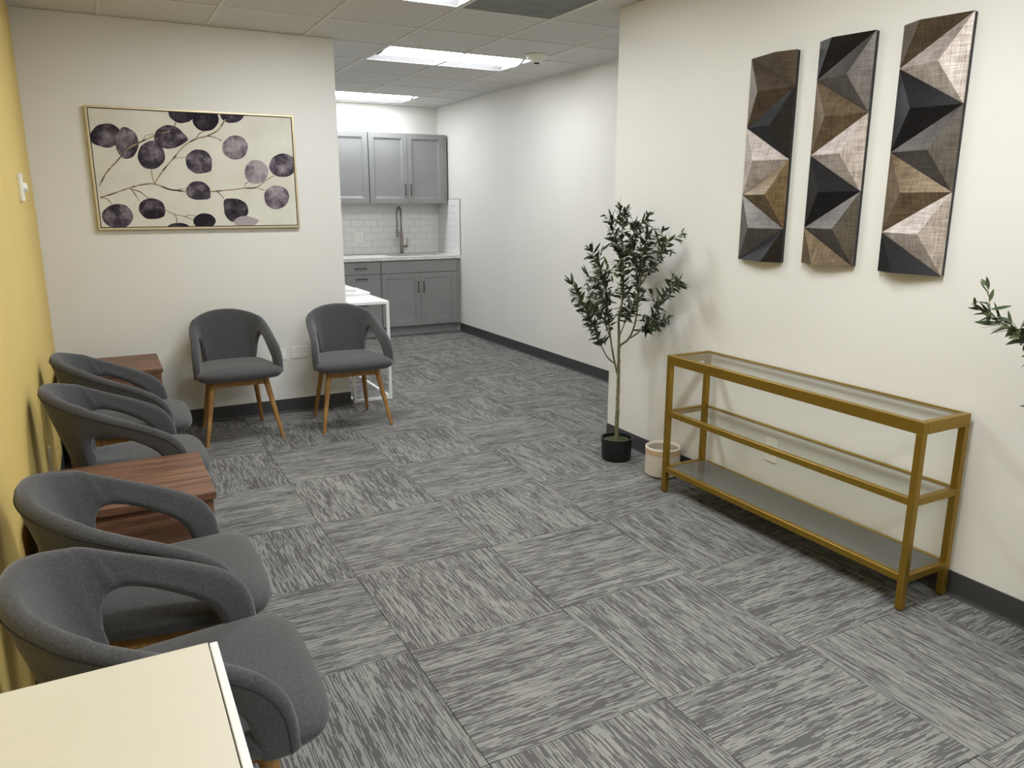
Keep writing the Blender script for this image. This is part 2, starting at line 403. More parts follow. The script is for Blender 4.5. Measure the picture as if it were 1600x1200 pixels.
def make_chair(label):
    t = thing('armchair', label, 'chair', (0,0,0), 0, 'charcoal felt armchairs with oak legs')
    bm = bmesh.new(); loft(bm, rings); sh = bm_obj('backrest', bm, m_fabric, t, smooth=True)
    bm = bmesh.new(); tube(bm, seam, .0016, 5); bm_obj('seam', bm, m_seam, sh, smooth=True)
    # seat cushion: rounded trapezoid, domed top, pinched rim
    def outline(k, z, n=64):
        fw_, bw, fy, by, rr = .272*k, .205*k, -.292+.02*(1-k), .185, 1
        out = []
        for i in range(n):
            a = 2*PI*i/n; c, s = math.cos(a), math.sin(a); e = 2/5.4
            sx = math.copysign(abs(c)**e, c); sy = math.copysign(abs(s)**e, s)
            yy = -.055 + sy*.238*k; f = (yy-(-.293))/(.478)
            hw = .275*(1-f)+.205*f
            out.append((sx*hw*k, yy - .012*(1-sx*sx)*(1 if sy < 0 else 0)*k, z))
        return out
    bm = bmesh.new()
    loft(bm, [outline(.55,.404), outline(.84,.406), outline(.93,.412), outline(.975,.424), outline(.995,.436), outline(1.0,.446), outline(.985,.457), outline(.94,.467), outline(.86,.475), outline(.72,.483), outline(.5,.489), outline(.25,.491)])
    bm_obj('seat', bm, m_fabric, t, smooth=True)
    # oak rails
    bm = bmesh.new(); z0, z1 = .352, .408
    for (ax, ay, bx, by) in ((-.15,-.155,.15,-.155), (-.13,.125,.13,.125), (-.155,-.15,-.135,.12), (.155,-.15,.135,.12)):
        d = Vector((bx-ax, by-ay, 0)).normalized(); nrm = Vector((-d.y, d.x, 0))*.010
        loft(bm, [[Vector((px,py,z0))-nrm, Vector((px,py,z0))+nrm, Vector((px,py,z1))+nrm, Vector((px,py,z1))-nrm] for px, py in ((ax,ay),(bx,by))])
    bm_obj('seat_frame', bm, m_oak, t)
    for sx in (-1, 1):
        for (tx, ty, fx, fy) in ((.158,-.150,.232,-.237), (.138,.118,.192,.238)):
            bm = bmesh.new(); top = Vector((sx*tx, ty, .408)); foot = Vector((sx*fx, fy, 0)); rr = []
            for f, r in ((0,.019),(.06,.0195),(.5,.016),(.97,.0112),(1,.0095)):
                c = top.lerp(foot, f); rr.append([(c.x+r*math.cos(2*PI*k/14), c.y+r*math.sin(2*PI*k/14), c.z) for k in range(14)])
            loft(bm, rr); bm_obj('leg', bm, m_oak, t, smooth=.8)
    return t
chairs = [((.709,5.166), .012, 'charcoal felt armchair facing the camera, below the right half of the framed picture'),
 ((1.437,5.100), -.034, 'charcoal felt armchair facing the camera beside the white metal table'),
 ((.029,4.122), PI/2-.02, 'charcoal felt armchair along the yellow wall, next to the far walnut side table'),
 ((.020,3.410), PI/2+.025, 'charcoal felt armchair along the yellow wall, just beyond the near walnut side table'),
 ((.030,2.199), PI/2-.008, 'charcoal felt armchair along the yellow wall, just in front of the near walnut side table'),
 ((.040,1.632), PI/2-.01, 'charcoal felt armchair nearest the camera, partly behind the cream cabinet')]
proto = None
for (cx_, cy_), rz, lab in chairs:
    if proto is None: proto = c = make_chair(lab)
    else: c = copy_tree(proto); c['label'] = lab
    c.location = (cx_, cy_, 0); c.rotation_euler = (0, 0, rz)

# ---------------------------------------------------------------- walnut side tables
def side_table(y0, y1, label):
    x0, x1, h = -.272, .268, .540
    t = thing('side_table', label, 'side table', (0, (y0+y1)/2, 0), 0, 'walnut side tables along the yellow wall')
    d = (y1-y0)/2
    boxes('tabletop', [(x0, x1, -d, d, h-.026, h)], m_walnut, t, bev=.0015)
    i = .010
    for s in (-1, 1):
        boxes('side_panel', [(x0+.01, x1-i, s*(d-i)-(.022 if s > 0 else 0), s*(d-i)+(.022 if s < 0 else 0), 0, h-.026)], m_walnut, t, bev=.001)
    e = d-i-.022
    boxes('back_panel', [(x0+.01, x0+.028, -e, e, .03, h-.026)], m_walnut, t)
    boxes('shelf', [(x0+.028, x1-i-.004, -e, e, .06, .08)], m_walnut, t, bev=.001)
    dr = boxes('drawer', [(x1-i-.022, x1-i-.002, -e+.002, e-.002, .36, h-.032)], m_walnut, t, bev=.001)
    boxes('drawer_box', [(x0+.03, x1-i-.022, -e+.006, e-.006, .37, .48)], m_walnut, dr)
side_table(2.625, 3.115, 'near walnut side table between two pairs of chairs along the yellow wall')
side_table(4.865, 5.380, 'walnut side table in the corner by the partition wall')

# ---------------------------------------------------------------- cream cabinet (bottom left corner)
t = thing('low_cabinet', 'cream laminate cabinet with a flat top in the bottom left corner', 'cabinet', (-.09, 1.0, 0))
cy0, cy1, hz = .62-1.0, 1.300-1.0, .75
boxes('top_panel', [(-.20, .186, cy0, cy1, hz-.018, hz)], m_whitelac, t, bev=.0008)
boxes('side_panel', [(-.20, .183, cy1-.020, cy1-.002, 0, hz-.0185)], m_whitelac, t, bev=.0008)
boxes('side_panel', [(-.20, .183, cy0+.002, cy0+.020, 0, hz-.0185)], m_whitelac, t, bev=.0008)
boxes('back_panel', [(-.20, -.188, cy0+.02, cy1-.02, 0, hz-.0185)], m_whitelac, t)
boxes('bottom_panel', [(-.188, .183, cy0+.02, cy1-.02, .05, .07)], m_whitelac, t)
for (za, zb) in ((.502, .7488), (.276, .499), (.05, .273)):
    boxes('drawer_front', [(.1885, .2015, cy0+.001, cy1-.001, za, zb)], m_whitepaint, t, bev=.0012)

# ---------------------------------------------------------------- gold console
t = thing('console_table', 'gold metal console table with three glass shelves against the right wall', 'console table', (2.645, 2.3075, 0))
HX, HY, HT = .137, .7025, .737; b = .0135
for sx in (-1, 1):
    for sy in (-1, 1):
        cx_, cy_ = sx*(HX-b), sy*(HY-b)
        lg = boxes('leg', [(cx_-b, cx_+b, cy_-b, cy_+b, .006, HT-.046)], m_gold, t, bev=.0012)
        bm = bmesh.new(); lathe(bm, [(.010,0),(.011,.002),(.011,.006)], (cx_, cy_, 0), 14); bm_obj('foot', bm, m_rubber, lg)
    boxes('top_rail', [(-HX, -HX+2*b, -HY, HY, HT-.046, HT) if sx < 0 else (HX-b, HX, -HY+2*b, HY-2*b, HT-.016, HT)], m_gold, t, bev=.0012)
    for zt in (.446, .143):
        boxes('shelf_rail', [(sx*(HX-b)-b*.92, sx*(HX-b)+b*.92, -HY+2*b, HY-2*b, zt-.028, zt) if sx < 0 else (HX-b, HX-.001, -HY+2*b, HY-2*b, zt-.014, zt)], m_gold, t, bev=.0012)
for sy in (-1, 1):
    boxes('top_rail', [(-HX+2*b, HX, sy*(HY-b)-b, sy*(HY-b)+b, HT-.046, HT)], m_gold, t, bev=.0012)
    for zt in (.446, .143):
        boxes('shelf_rail', [(-HX+2*b, HX-2*b, sy*(HY-b)-b*.92, sy*(HY-b)+b*.92, zt-.028, zt)], m_gold, t, bev=.0012)
m_greyed_glass = M('greyed_bottom_glass', srgb(100,99,92), .07); m_greyed_glass.b.inputs['Alpha'].default_value = .85; m_greyed_glass = m_greyed_glass.m  # grey stands for the shaded floor and reflected wall, put into the colour
for zt, mm in ((HT, m_glass), (.446, m_glass), (.143, m_greyed_glass)):
    o = boxes('glass_shelf', [(-HX+2*b-.001, HX-b+.001, -HY+2*b-.001, HY-2*b+.001, zt-.009, zt-.003)], mm, t)
    if mm is m_greyed_glass: o['label'] = 'glass bottom shelf greyed for the shaded floor and reflected wall'

# ---------------------------------------------------------------- woven-pattern planter
t = thing('planter', 'cream cylindrical planter with a chevron pattern beside the gold console', 'planter', (2.680, 3.215, 0))
m = M('cream_chevron_ceramic', rough=.7, spec=.3)
tc = m.n('ShaderNodeTexCoord'); sp = m.n('ShaderNodeSeparateXYZ', i_0=tc.outputs['Object'])
ang = m.math('ARCTAN2', sp.outputs[1], sp.outputs[0])
tri = m.math('ABSOLUTE', m.math('SUBTRACT', m.math('FRACT', m.math('MULTIPLY', ang, 14/(2*PI))), .5))
st = m.math('FRACT', m.math('MULTIPLY', m.math('SUBTRACT', sp.outputs[2], m.math('MULTIPLY', tri, .026)), 1/.0100))
k = m.ramp(m.math('ABSOLUTE', m.math('SUBTRACT', st, .5)), [(.13, (0,0,0,1)), (.22, (1,1,1,1))])
mx = m.n('ShaderNodeMix', data_type='RGBA', i_0=k); mx.inputs[6].default_value = srgb(168,148,122); mx.inputs[7].default_value = srgb(230,224,212)
m.color(mx.outputs[2]); m.bump(k, .6, .002)
m_chev = m.m; m_rim = M('tan_ceramic', srgb(200,172,138), .6).m; m_rimtop = M('pale_ceramic', srgb(232,222,204), .6).m
R = .097
bm = bmesh.new(); lathe(bm, [(R-.010,.004),(R-.002,.010),(R,.020),(R,.115),(R,.131)], n=48, cap=False); bm_obj('body', bm, m_chev, t, smooth=.7)
bm = bmesh.new(); lathe(bm, [(R+.001,.131),(R+.0015,.135),(R+.0015,.160)], n=48, cap=False); bm_obj('band', bm, m_rim, t, smooth=.7)
bm = bmesh.new(); lathe(bm, [(R+.0015,.160),(R+.001,.166),(R-.004,.169),(R-.008,.166),(R-.010,.155)], n=48, cap=False); bm_obj('rim', bm, m_rimtop, t, smooth=.7)
bm = bmesh.new(); lathe(bm, [(R-.010,.155),(R-.012,.125),(.001,.122)], n=48, cap=False); bm_obj('inner_wall', bm, M('greige_liner', srgb(176,170,160), .8).m, t, smooth=.7)
bm = bmesh.new(); lathe(bm, [(R-.016,0),(R-.010,.004)], n=32); bm_obj('foot_ring', bm, m_slot, t, smooth=.7)

# ---------------------------------------------------------------- olive trees
def leaf_mesh(L=.06, W=.0115, curl=.25):
    me = bpy.data.meshes.new('leaf'); prof = [(0,.0),(.12,.45),(.35,1),(.6,.95),(.85,.5),(1,0)]
    vs = []; fs = []
    for f, wd in prof:
        x = f*L*(1-.1*curl*f); z = -curl*L*f*f*.6
        if wd == 0: vs.append((x, 0, z))
        else: vs += [(x, -wd*W/2, z+.0015), (x, 0, z), (x, wd*W/2, z+.0015)]
    fs = [(0,1,2),(0,2,3)]
    for k in range(3):
        a = 1+3*k; fs += [(a,a+3,a+4,a+1),(a+1,a+4,a+5,a+2)]
    fs += [(10,13,11),(11,13,12)]
    me.from_pydata(vs, [], fs); me.materials.append(m_leaf)
    for p in me.polygons: p.use_smooth = True
    return me
LEAVES = [leaf_mesh(.062,.0165,.2), leaf_mesh(.052,.0155,.7), leaf_mesh(.068,.016,-.15), leaf_mesh(.046,.016,.4)]
def olive_sphere(bm, c, r=.009):
    bmesh.ops.create_icosphere(bm, subdivisions=2, radius=r, matrix=Matrix.Translation(c) @ Matrix.Diagonal((1,1,1.2,1)))
def tree(name, label, base, trunk, branches, potr, poth, seed, leafscale=1., near=None, start=.28, olives=16, step=.0105, max_single=300):
    rnd = random.Random(seed)
    t = thing(name, label, 'potted tree', (*base, 0), 0, 'potted artificial olive trees')
    bm = bmesh.new(); lathe(bm, [(potr*.9,0),(potr*.93,.004),(potr,poth-.006),(potr+.003,poth-.005),(potr+.003,poth),(potr-.005,poth),(potr-.006,poth-.025),(.002,poth-.03)], n=40)
    bm_obj('pot', bm, m_pot, t, smooth=.7)
    bm = bmesh.new(); n = 26; rows = []
    for k in range(7):
        r = (potr-.007)*(1-k/7)+.004*(k/7)
        rows.append([(r*math.cos(2*PI*i/n), r*math.sin(2*PI*i/n), poth-.022+.014*(k/7)+rnd.uniform(-.004,.005)) for i in range(n)])
    loft(bm, rows, cap=True); tag(bm_obj('moss', bm, m_moss, t, smooth=True), kind='stuff')
    bm = bmesh.new(); P = catmull(trunk, 6); N = len(P)
    tube(bm, [p+Vector((rnd.uniform(-.0015,.0015), rnd.uniform(-.0015,.0015), 0)) for p in P], [.0135*(1-.35*i/N)+rnd.uniform(-.0008,.0008) for i in range(N)], 10)
    bm_obj('trunk', bm, m_bark, t, smooth=True)
    cand = []; tips = []
    for bi, (pts, r0) in enumerate(branches):
        P = catmull(pts, 6); N = len(P)
        bm = bmesh.new(); tube(bm, P, [max(.0016, r0*(1-.85*i/N)) for i in range(N)], 6)
        br = bm_obj('branch', bm, m_bark, t, smooth=True)
        # walk along
        d = 0; nxt = 0; total = sum((P[i+1]-P[i]).length for i in range(N-1)); s0 = start*total if not near else near[bi]*total
        acc = 0
        for i in range(N-1):
            seg = (P[i+1]-P[i]); L = seg.length; dr = seg.normalized()
            while nxt <= acc+L:
                if nxt > s0:
                    p = P[i] + dr*(nxt-acc)
                    fr = nxt/total
                    side = rnd.uniform(0, 2*PI)
                    for q in range(2):
                        an = side+q*PI+rnd.uniform(-.5,.5)
                        ref = Vector((0,0,1)) if abs(dr.z) < .9 else Vector((1,0,0))
                        e1 = dr.cross(ref).normalized(); e2 = dr.cross(e1)
                        out = e1*math.cos(an)+e2*math.sin(an)
                        spread = rnd.uniform(.5, 1.25) if fr < .97 else .4
                        dv = (dr*math.cos(spread)+out*math.sin(spread)); dv.z -= rnd.uniform(0,.25); dv.normalize()
                        cand.append((br, p.copy(), dv, rnd.randrange(4), rnd.uniform(.7,1.15)*leafscale, rnd.uniform(0, 2*PI)))
                nxt += step*rnd.uniform(.7, 1.3)
            acc += L
        # side twigs
        for tw in range(int(total/.055)):
            f = rnd.uniform(max(.2, s0/total), .97); idx = min(N-2, int(f*(N-1))); p = P[idx]; dr = (P[idx+1]-P[idx]).normalized()
            out = Vector((rnd.uniform(-1,1), rnd.uniform(-1,1), rnd.uniform(-.1,.6))).normalized()
            dv = (dr*.8+out*.8).normalized(); Lt = rnd.uniform(.06,.13)*leafscale
            for s in range(int(Lt/.012)):
                pp = p+dv*(s*.012)
                o2 = Vector((rnd.uniform(-1,1), rnd.uniform(-1,1), rnd.uniform(-1,.7))).normalized()
                cand.append((br, pp, (dv*.7+o2*.8).normalized(), rnd.randrange(4), rnd.uniform(.6,1.0)*leafscale, rnd.uniform(0, 2*PI)))
            tips.append((br, p, p+dv*Lt))
    # bounds: stay clear of the wall
    lim = X2-base[0]-.012
    def mat(p, dv, sc, roll):
        z = Vector((0,0,1)) if abs(dv.z) < .95 else Vector((1,0,0))
        y = z.cross(dv).normalized(); zz = dv.cross(y)
        Rm = Matrix((dv, y, zz)).transposed().to_4x4()
        return Matrix.Translation(p) @ Rm @ Matrix.Rotation(math.sin(roll)*.9, 4, 'X') @ Matrix.Scale(sc, 4)
    keep = []
    for c in cand:
        tip = c[1]+c[2]*.07*c[4]
        if tip.x > lim or c[1].x > lim-.005: continue
        keep.append(c)
    cam_p = Vector((-base[0], -base[1], CAM_H))
    keep.sort(key=lambda c: (c[1]-cam_p).length)
    single = keep[:max_single]; rest = keep[max_single:]
    for (br, p, dv, k, sc, roll) in single:
        o = bpy.data.objects.new('leaf', LEAVES[k]); COL.objects.link(o); o.parent = br; o.matrix_local = mat(p, dv, sc, roll)
    if rest:
        V = []; Fc = []
        for (br, p, dv, k, sc, roll) in rest:
            mm = mat(p, dv, sc, roll); base_i = len(V); me = LEAVES[k]
            V += [mm @ v.co for v in me.vertices]; Fc += [tuple(base_i+i for i in pl.vertices) for pl in me.polygons]
        me = bpy.data.meshes.new('foliage'); me.from_pydata(V, [], Fc); me.materials.append(m_leaf)
        for p in me.polygons: p.use_smooth = True
        o = bpy.data.objects.new('foliage', me); COL.objects.link(o); o.parent = t; tag(o, kind='stuff')
    by = {}
    for br, a, b_ in tips:
        if max(a.x, b_.x) < lim: by.setdefault(br.name, (br, []))[1].append((a, b_))
    for nm, (br, l) in by.items():
        bm = bmesh.new()
        for a, b_ in l: tube(bm, [a, b_], [.0016,.0008], 4)
        tag(bm_obj('twigs', bm, m_bark, br), kind='stuff')
    for q in range(olives):
        c = rnd.choice(keep); bm = bmesh.new(); olive_sphere(bm, (0,0,0), rnd.uniform(.008,.0105)*max(1, leafscale*.9))
        o = bm_obj('olive', bm, m_olive, c[0], smooth=True); o.location = c[1]+Vector((0,0,-.012))
    return t
BR = [([(-0.004,0,.60),(-0.007,0,0.628),(-0.009,0,0.742),(-0.014,0,0.856),(0.009,0,0.966),(0.008,0,1.092),(0.0,0,1.208),(-0.014,0,1.324),(0.011,0,1.45)],0.010),
 ([(-.005,0,.64),(0.001,0,0.685),(0.044,-0.02,0.725),(0.059,-0.054,0.81),(0.044,-0.097,0.943),(0.028,-0.129,1.063),(0.023,-0.147,1.179),(0.023,-0.167,1.27),(0.023,-0.191,1.335)],0.008),
 ([(.044,-.02,.725),(0.09,-0.03,0.75),(0.077,-0.102,0.795),(0.064,-0.201,0.876),(0.051,-0.295,0.965),(0.05,-0.349,1.045),(0.05,-0.447,1.085)],0.005),
 ([(.030,-.125,1.04),(0.058,-0.156,1.11),(0.025,-0.264,1.187),(0.009,-0.348,1.257),(0.009,-0.378,1.30)],0.004),
 ([(.030,-.01,.71),(0.061,-0.11,0.786),(0.036,-0.227,0.835),(0.036,-0.32,0.865)],0.004),
 ([(-.004,0,.50),(-0.033,0,0.59),(-0.091,-0.038,0.723),(-0.142,-0.076,0.875),(-0.182,-0.114,0.989),(-0.219,-0.142,1.083),(-0.271,-0.142,1.174),(-0.314,-0.142,1.25)],0.007),
 ([(-.033,0,.585),(-0.08,0,0.62),(-0.145,-0.028,0.694),(-0.215,-0.057,0.799),(-0.283,-0.085,0.901),(-0.351,-0.089,0.996),(-0.39,-0.089,1.07)],0.005),
 ([(-.14,-.07,.87),(-0.11,0.0,0.93),(-0.096,0.057,0.981),(-0.111,0.107,1.041),(-0.161,0.107,1.09)],0.004),
 ([(-.008,0,.74),(-0.022,-0.076,0.842),(-0.046,-0.142,0.915),(-0.018,-0.164,0.984)],0.004),
 ([(0.0,0,1.19),(-0.004,-0.076,1.296),(-0.018,-0.152,1.373),(-0.018,-0.225,1.40)],0.004),
 ([(0.004,0,1.15),(-0.001,0.057,1.259),(0.003,0.107,1.344),(-0.009,0.107,1.41)],0.004),
 ([(-.10,-.04,.75),(-0.197,-0.095,0.881),(-0.31,-0.178,0.943),(-0.365,-0.178,0.97)],0.004),
 ([(.045,-.09,.94),(0.07,-0.05,1.053),(0.08,-0.02,1.12),(0.076,0,1.198),(0.063,0,1.276)],0.004)]
near = [.42,.45,.35,.25,.35,.38,.28,.3,.35,.15,.15,.3,.2]
tree('potted_olive_tree', 'slender olive tree in a black pot by the wall end left of the gold console', (2.612, 3.560),
     [(0,0,.10),(-.004,0,.20),(-.003,0,.33),(-.002,0,.45),(-.004,0,.60)], BR, .092, .135, 3, near=near, leafscale=1.0)
RB = [([(0,0,.58),(0,0,.8),(.0,.02,1.0),(.01,.01,1.2),(0,0,1.45)],.010),
 ([(0,0,.62),(-.06,.05,.75),(-.12,.10,.90),(-.17,.14,1.04),(-.20,.175,1.095),(-.235,.215,1.13),(-.265,.265,1.165)],.006),
 ([(0,.01,.78),(-.06,.05,.92),(-.09,.07,1.06),(-.12,.09,1.20),(-.14,.11,1.30)],.005),
 ([(0,.01,.95),(-.06,.08,1.10),(-.10,.12,1.22),(-.14,.14,1.32)],.005),
 ([(0,0,.60),(-.07,-.03,.75),(-.12,-.06,.95),(-.15,-.1,1.1)],.006),
 ([(0,0,.65),(.03,-.12,.8),(.05,-.22,.98)],.005),
 ([(0,0,.5),(-.05,.05,.65),(-.11,.09,.78),(-.15,.10,.88)],.005)]
tree('potted_olive_tree', 'olive tree in a black pot cut off by the right edge of the photo', (2.668, 1.135),
     [(0,0,.11),(.004,0,.25),(0,0,.42),(0,0,.58)], RB, .098, .150, 11, leafscale=1.0, near=[.4,.42,.35,.3,.4,.4,.4], olives=10, step=.016)

# ---------------------------------------------------------------- faceted wall panels
def metal(name, c1, c2, c3, rough, metalness, line=0):
    m = M(name, rough=rough, metal=metalness)
    v1 = m.obj((1, 3, 60)); v2 = m.obj((1, 60, 3)); v3 = m.obj()
    s = m.math('ADD', m.math('ADD', m.math('MULTIPLY', m.noise(v1, 4, 3), .35), m.math('MULTIPLY', m.noise(v2, 4, 3), .35)), m.math('MULTIPLY', m.noise(v3, 14, 3, .6), .3))
    m.color(m.ramp(s, [(.36, c1), (.5, c2), (.64, c3)])); m.bump(s, .15, .001); return m.m
FM = dict(k=metal('facet_black', srgb(26,25,27), srgb(34,33,35), srgb(46,44,45), .35, .5),
 s=metal('facet_silver', srgb(132,120,112), srgb(180,168,160), srgb(218,211,206), .5, .45),
 t=metal('facet_bronze_tan', srgb(84,70,54), srgb(122,104,82), srgb(150,132,106), .38, .6),
 g=metal('facet_gunmetal', srgb(74,69,66), srgb(96,91,87), srgb(118,112,106), .38, .6),
 b=metal('facet_brown', srgb(66,56,48), srgb(92,80,68), srgb(112,98,82), .38, .6))
def facet_panel(yl, yr, ztop, phase, cols, label):
    """yl = far (left in photo) edge, yr = near (right) edge; panel faces -X."""
    h = .920; p = h/3; W = yl-yr
    t = thing('wall_panel', label, 'wall art', (X2, (yl+yr)/2, ztop-h), 0, 'faceted metallic wall panels')
    def pt(u, v, e): return (-(.018+e), W/2-u*W, h-v)       # u 0 left .. 1 right, v down
    boxes('backing_board', [(-.018, -.0005, -W/2+.001, W/2-.001, .001, h-.001)], m_black, t, bev=.001)
    EH = .042
    if phase == 0: Ls = [0, p, 2*p, h]; Rs = [-p/2, p/2, 1.5*p, 2.5*p, h+p/2]
    else: Rs = [0, p, 2*p, h]; Ls = [-p/2, p/2, 1.5*p, 2.5*p, h+p/2]
    tris = []
    # sequence of triangular blocks from top to bottom
    edges = []
    for k in range(len(Ls)-1): edges.append(('L', Ls[k], Ls[k+1], (Ls[k]+Ls[k+1])/2))
    for k in range(len(Rs)-1): edges.append(('R', Rs[k], Rs[k+1], (Rs[k]+Rs[k+1])/2))
    edges.sort(key=lambda e: e[3])
    eps = .0012
    for (sd, a, b_, mid), c in zip(edges, cols):
        bm = bmesh.new(); uB, uT = (0, 1) if sd == 'L' else (1, 0); uA = .333 if sd == 'L' else .667
        if a < -1e-6: # cut by the top edge
            poly = [(uB, 0, 0), (uB, b_, 0), (uT, 0, 0)]; apex = (uA, 0, 1)
            A = bm.verts.new(pt(uB,0,.003)); B = bm.verts.new(pt(uB,b_-eps,.003)); C_ = bm.verts.new(pt(uT,0,.003)); P = bm.verts.new(pt(uA,0,EH*.97))
            A0 = bm.verts.new(pt(uB,0,-.001)); B0 = bm.verts.new(pt(uB,b_-eps,-.001)); C0 = bm.verts.new(pt(uT,0,-.001))
            for f in ((A,P,B),(B,P,C_),(A,A0,C0,C_,P),(A,B,B0,A0),(B,C_,C0,B0),(A0,B0,C0)): bm.faces.new(f)
        elif b_ > h+1e-6:
            A = bm.verts.new(pt(uB,a+eps,.003)); B = bm.verts.new(pt(uB,h,.003)); C_ = bm.verts.new(pt(uT,h,.003)); P = bm.verts.new(pt(uA,h,EH*.97))
            A0 = bm.verts.new(pt(uB,a+eps,-.001)); B0 = bm.verts.new(pt(uB,h,-.001)); C0 = bm.verts.new(pt(uT,h,-.001))
            for f in ((A,P,B),(A,C_,P),(B,P,C_,C0,B0),(A,B,B0,A0),(A,A0,C0,C_),(A0,C0,B0)): bm.faces.new(f)
        else:
            e2 = eps
            A = bm.verts.new(pt(uB,a+e2,.003)); B = bm.verts.new(pt(uB,b_-e2,.003)); C_ = bm.verts.new(pt(uT,mid,.003)); P = bm.verts.new(pt(uA,mid,EH))
            A0 = bm.verts.new(pt(uB,a+e2,-.001)); B0 = bm.verts.new(pt(uB,b_-e2,-.001)); C0 = bm.verts.new(pt(uT,mid,-.001))
            for f in ((A,P,B),(B,P,C_),(C_,P,A),(A,B,B0,A0),(B,C_,C0,B0),(C_,A,A0,C0),(A0,B0,C0)): bm.faces.new(f)
        nm = {'k':'black','s':'silver','t':'bronze tan','g':'gunmetal grey','b':'dark brown'}[c]
        o = bm_obj('facet_block', bm, FM[c], t); o['label'] = nm + ' pyramid facet'
facet_panel(2.842, 2.572, 2.143, 0, 'bbkstgk', 'tall faceted wall panel farthest left of three, with a brown top block')
facet_panel(2.452, 2.182, 2.152, 1, 'kgtskgt', 'middle faceted wall panel of three, with a black top block')
facet_panel(2.062, 1.792, 2.145, 1, 'bskgtsk', 'faceted wall panel nearest the right edge, with a silver block under its brown top')

# ---------------------------------------------------------------- framed picture
px0, px1, pz0, pz1 = .024, 1.266, 1.322, 2.062
t = thing('framed_picture', 'wide framed watercolour of dark eucalyptus leaves on cream in a champagne frame', 'picture', ((px0+px1)/2, YA, pz0))
cxm = (px0+px1)/2; hw = (px1-px0)/2; hh = pz1-pz0; fwid = .013
boxes('frame', [(-hw, hw, -.036, -.001, 0, fwid), (-hw, hw, -.036, -.001, hh-fwid, hh), (-hw, -hw+fwid, -.036, -.001, fwid, hh-fwid), (hw-fwid, hw, -.036, -.001, fwid, hh-fwid)], m_frame, t, bev=.0012)
boxes('inner_gap', [(-hw+fwid, hw-fwid, -.010, -.003, fwid, hh-fwid)], m_black, t)
gp = .005; cw = hw-fwid-gp
mcv = M('cream_canvas', rough=.8, spec=.2); v = mcv.obj()
mcv.color(mcv.ramp(mcv.noise(v, 5, 4), [(.3, srgb(205,201,186)), (.7, srgb(217,214,202))])); mcv.bump(mcv.noise(v, 400, 1), .15, .001)
cz0, cz1 = fwid+gp, hh-fwid-gp
cv = boxes('canvas', [(-cw, cw, -.030, -.010, cz0, cz1)], mcv.m, t)
# homography from tracing coordinates to the canvas rectangle
def solve8(src, dst):
    A = []
    for (x, y), (u, v_) in zip(src, dst):
        A.append([x,y,1,0,0,0,-u*x,-u*y,u]); A.append([0,0,0,x,y,1,-v_*x,-v_*y,v_])
    n = 8
    for i in range(n):
        p_ = max(range(i, n), key=lambda r: abs(A[r][i])); A[i], A[p_] = A[p_], A[i]
        for r in range(n):
            if r != i:
                f = A[r][i]/A[i][i]
                for c in range(i, 9): A[r][c] -= f*A[i][c]
    return [A[i][8]/A[i][i] for i in range(n)]
Hm = solve8([(121,106),(1456,188),(1487,896),(186,896)], [(-cw,cz1),(cw,cz1),(cw,cz0),(-cw,cz0)])
def toc(x, y):
    d = Hm[6]*x+Hm[7]*y+1
    return (min(cw, max(-cw, (Hm[0]*x+Hm[1]*y+Hm[2])/d)), min(cz1, max(cz0, (Hm[3]*x+Hm[4]*y+Hm[5])/d)))
mi = M('ink_wash', rough=.85, spec=.15); at = mi.n('ShaderNodeAttribute', attribute_name='tone'); v = mi.obj()
nz = mi.noise(v, 13, 4, .6); nb = mi.noise(mi.obj((1,1,1),(7,0,3)), 70, 3, .7)
s = mi.math('ADD', mi.math('ADD', mi.math('MULTIPLY', nz, .95), mi.math('MULTIPLY', nb, .22)), mi.math('SUBTRACT', at.outputs['Fac'], .60))
mi.color(mi.ramp(s, [(.30, srgb(38,33,40)), (.45, srgb(68,61,70)), (.60, srgb(118,108,116)), (.78, srgb(165,156,158))])); m_ink = mi.m
m_twig = M('tan_wash', rough=.85, spec=.15); m_twig.color(m_twig.ramp(m_twig.noise(m_twig.obj(), 22, 3), [(.40, srgb(70,58,52)), (.55, srgb(168,148,122))])); m_twig = m_twig.m
LV = [(238,288,98,80,200,.25,.48),(372,342,76,102,110,.1,.58),(530,425,90,90,80,.12,.52),(650,304,98,78,-10,.30,.48),(742,140,92,72,60,.1,.42),(895,185,86,84,60,.1,.36),
 (1070,160,78,56,60,.1,.44),(842,466,86,80,-40,.25,.48),(1085,378,84,80,20,.05,.68),(1221,541,77,80,20,.05,.74),(1398,500,90,78,40,.05,.58),(1352,711,83,79,40,.05,.66),
 (832,660,80,62,-42,.30,.48),(1082,795,80,78,135,.35,.46),(1140,872,74,38,10,.3,1.05),(522,776,86,70,-38,.25,.44),(870,862,75,50,0,.0,.32),(695,898,70,24,0,0,.36),(294,824,102,82,-10,.05,.50)]
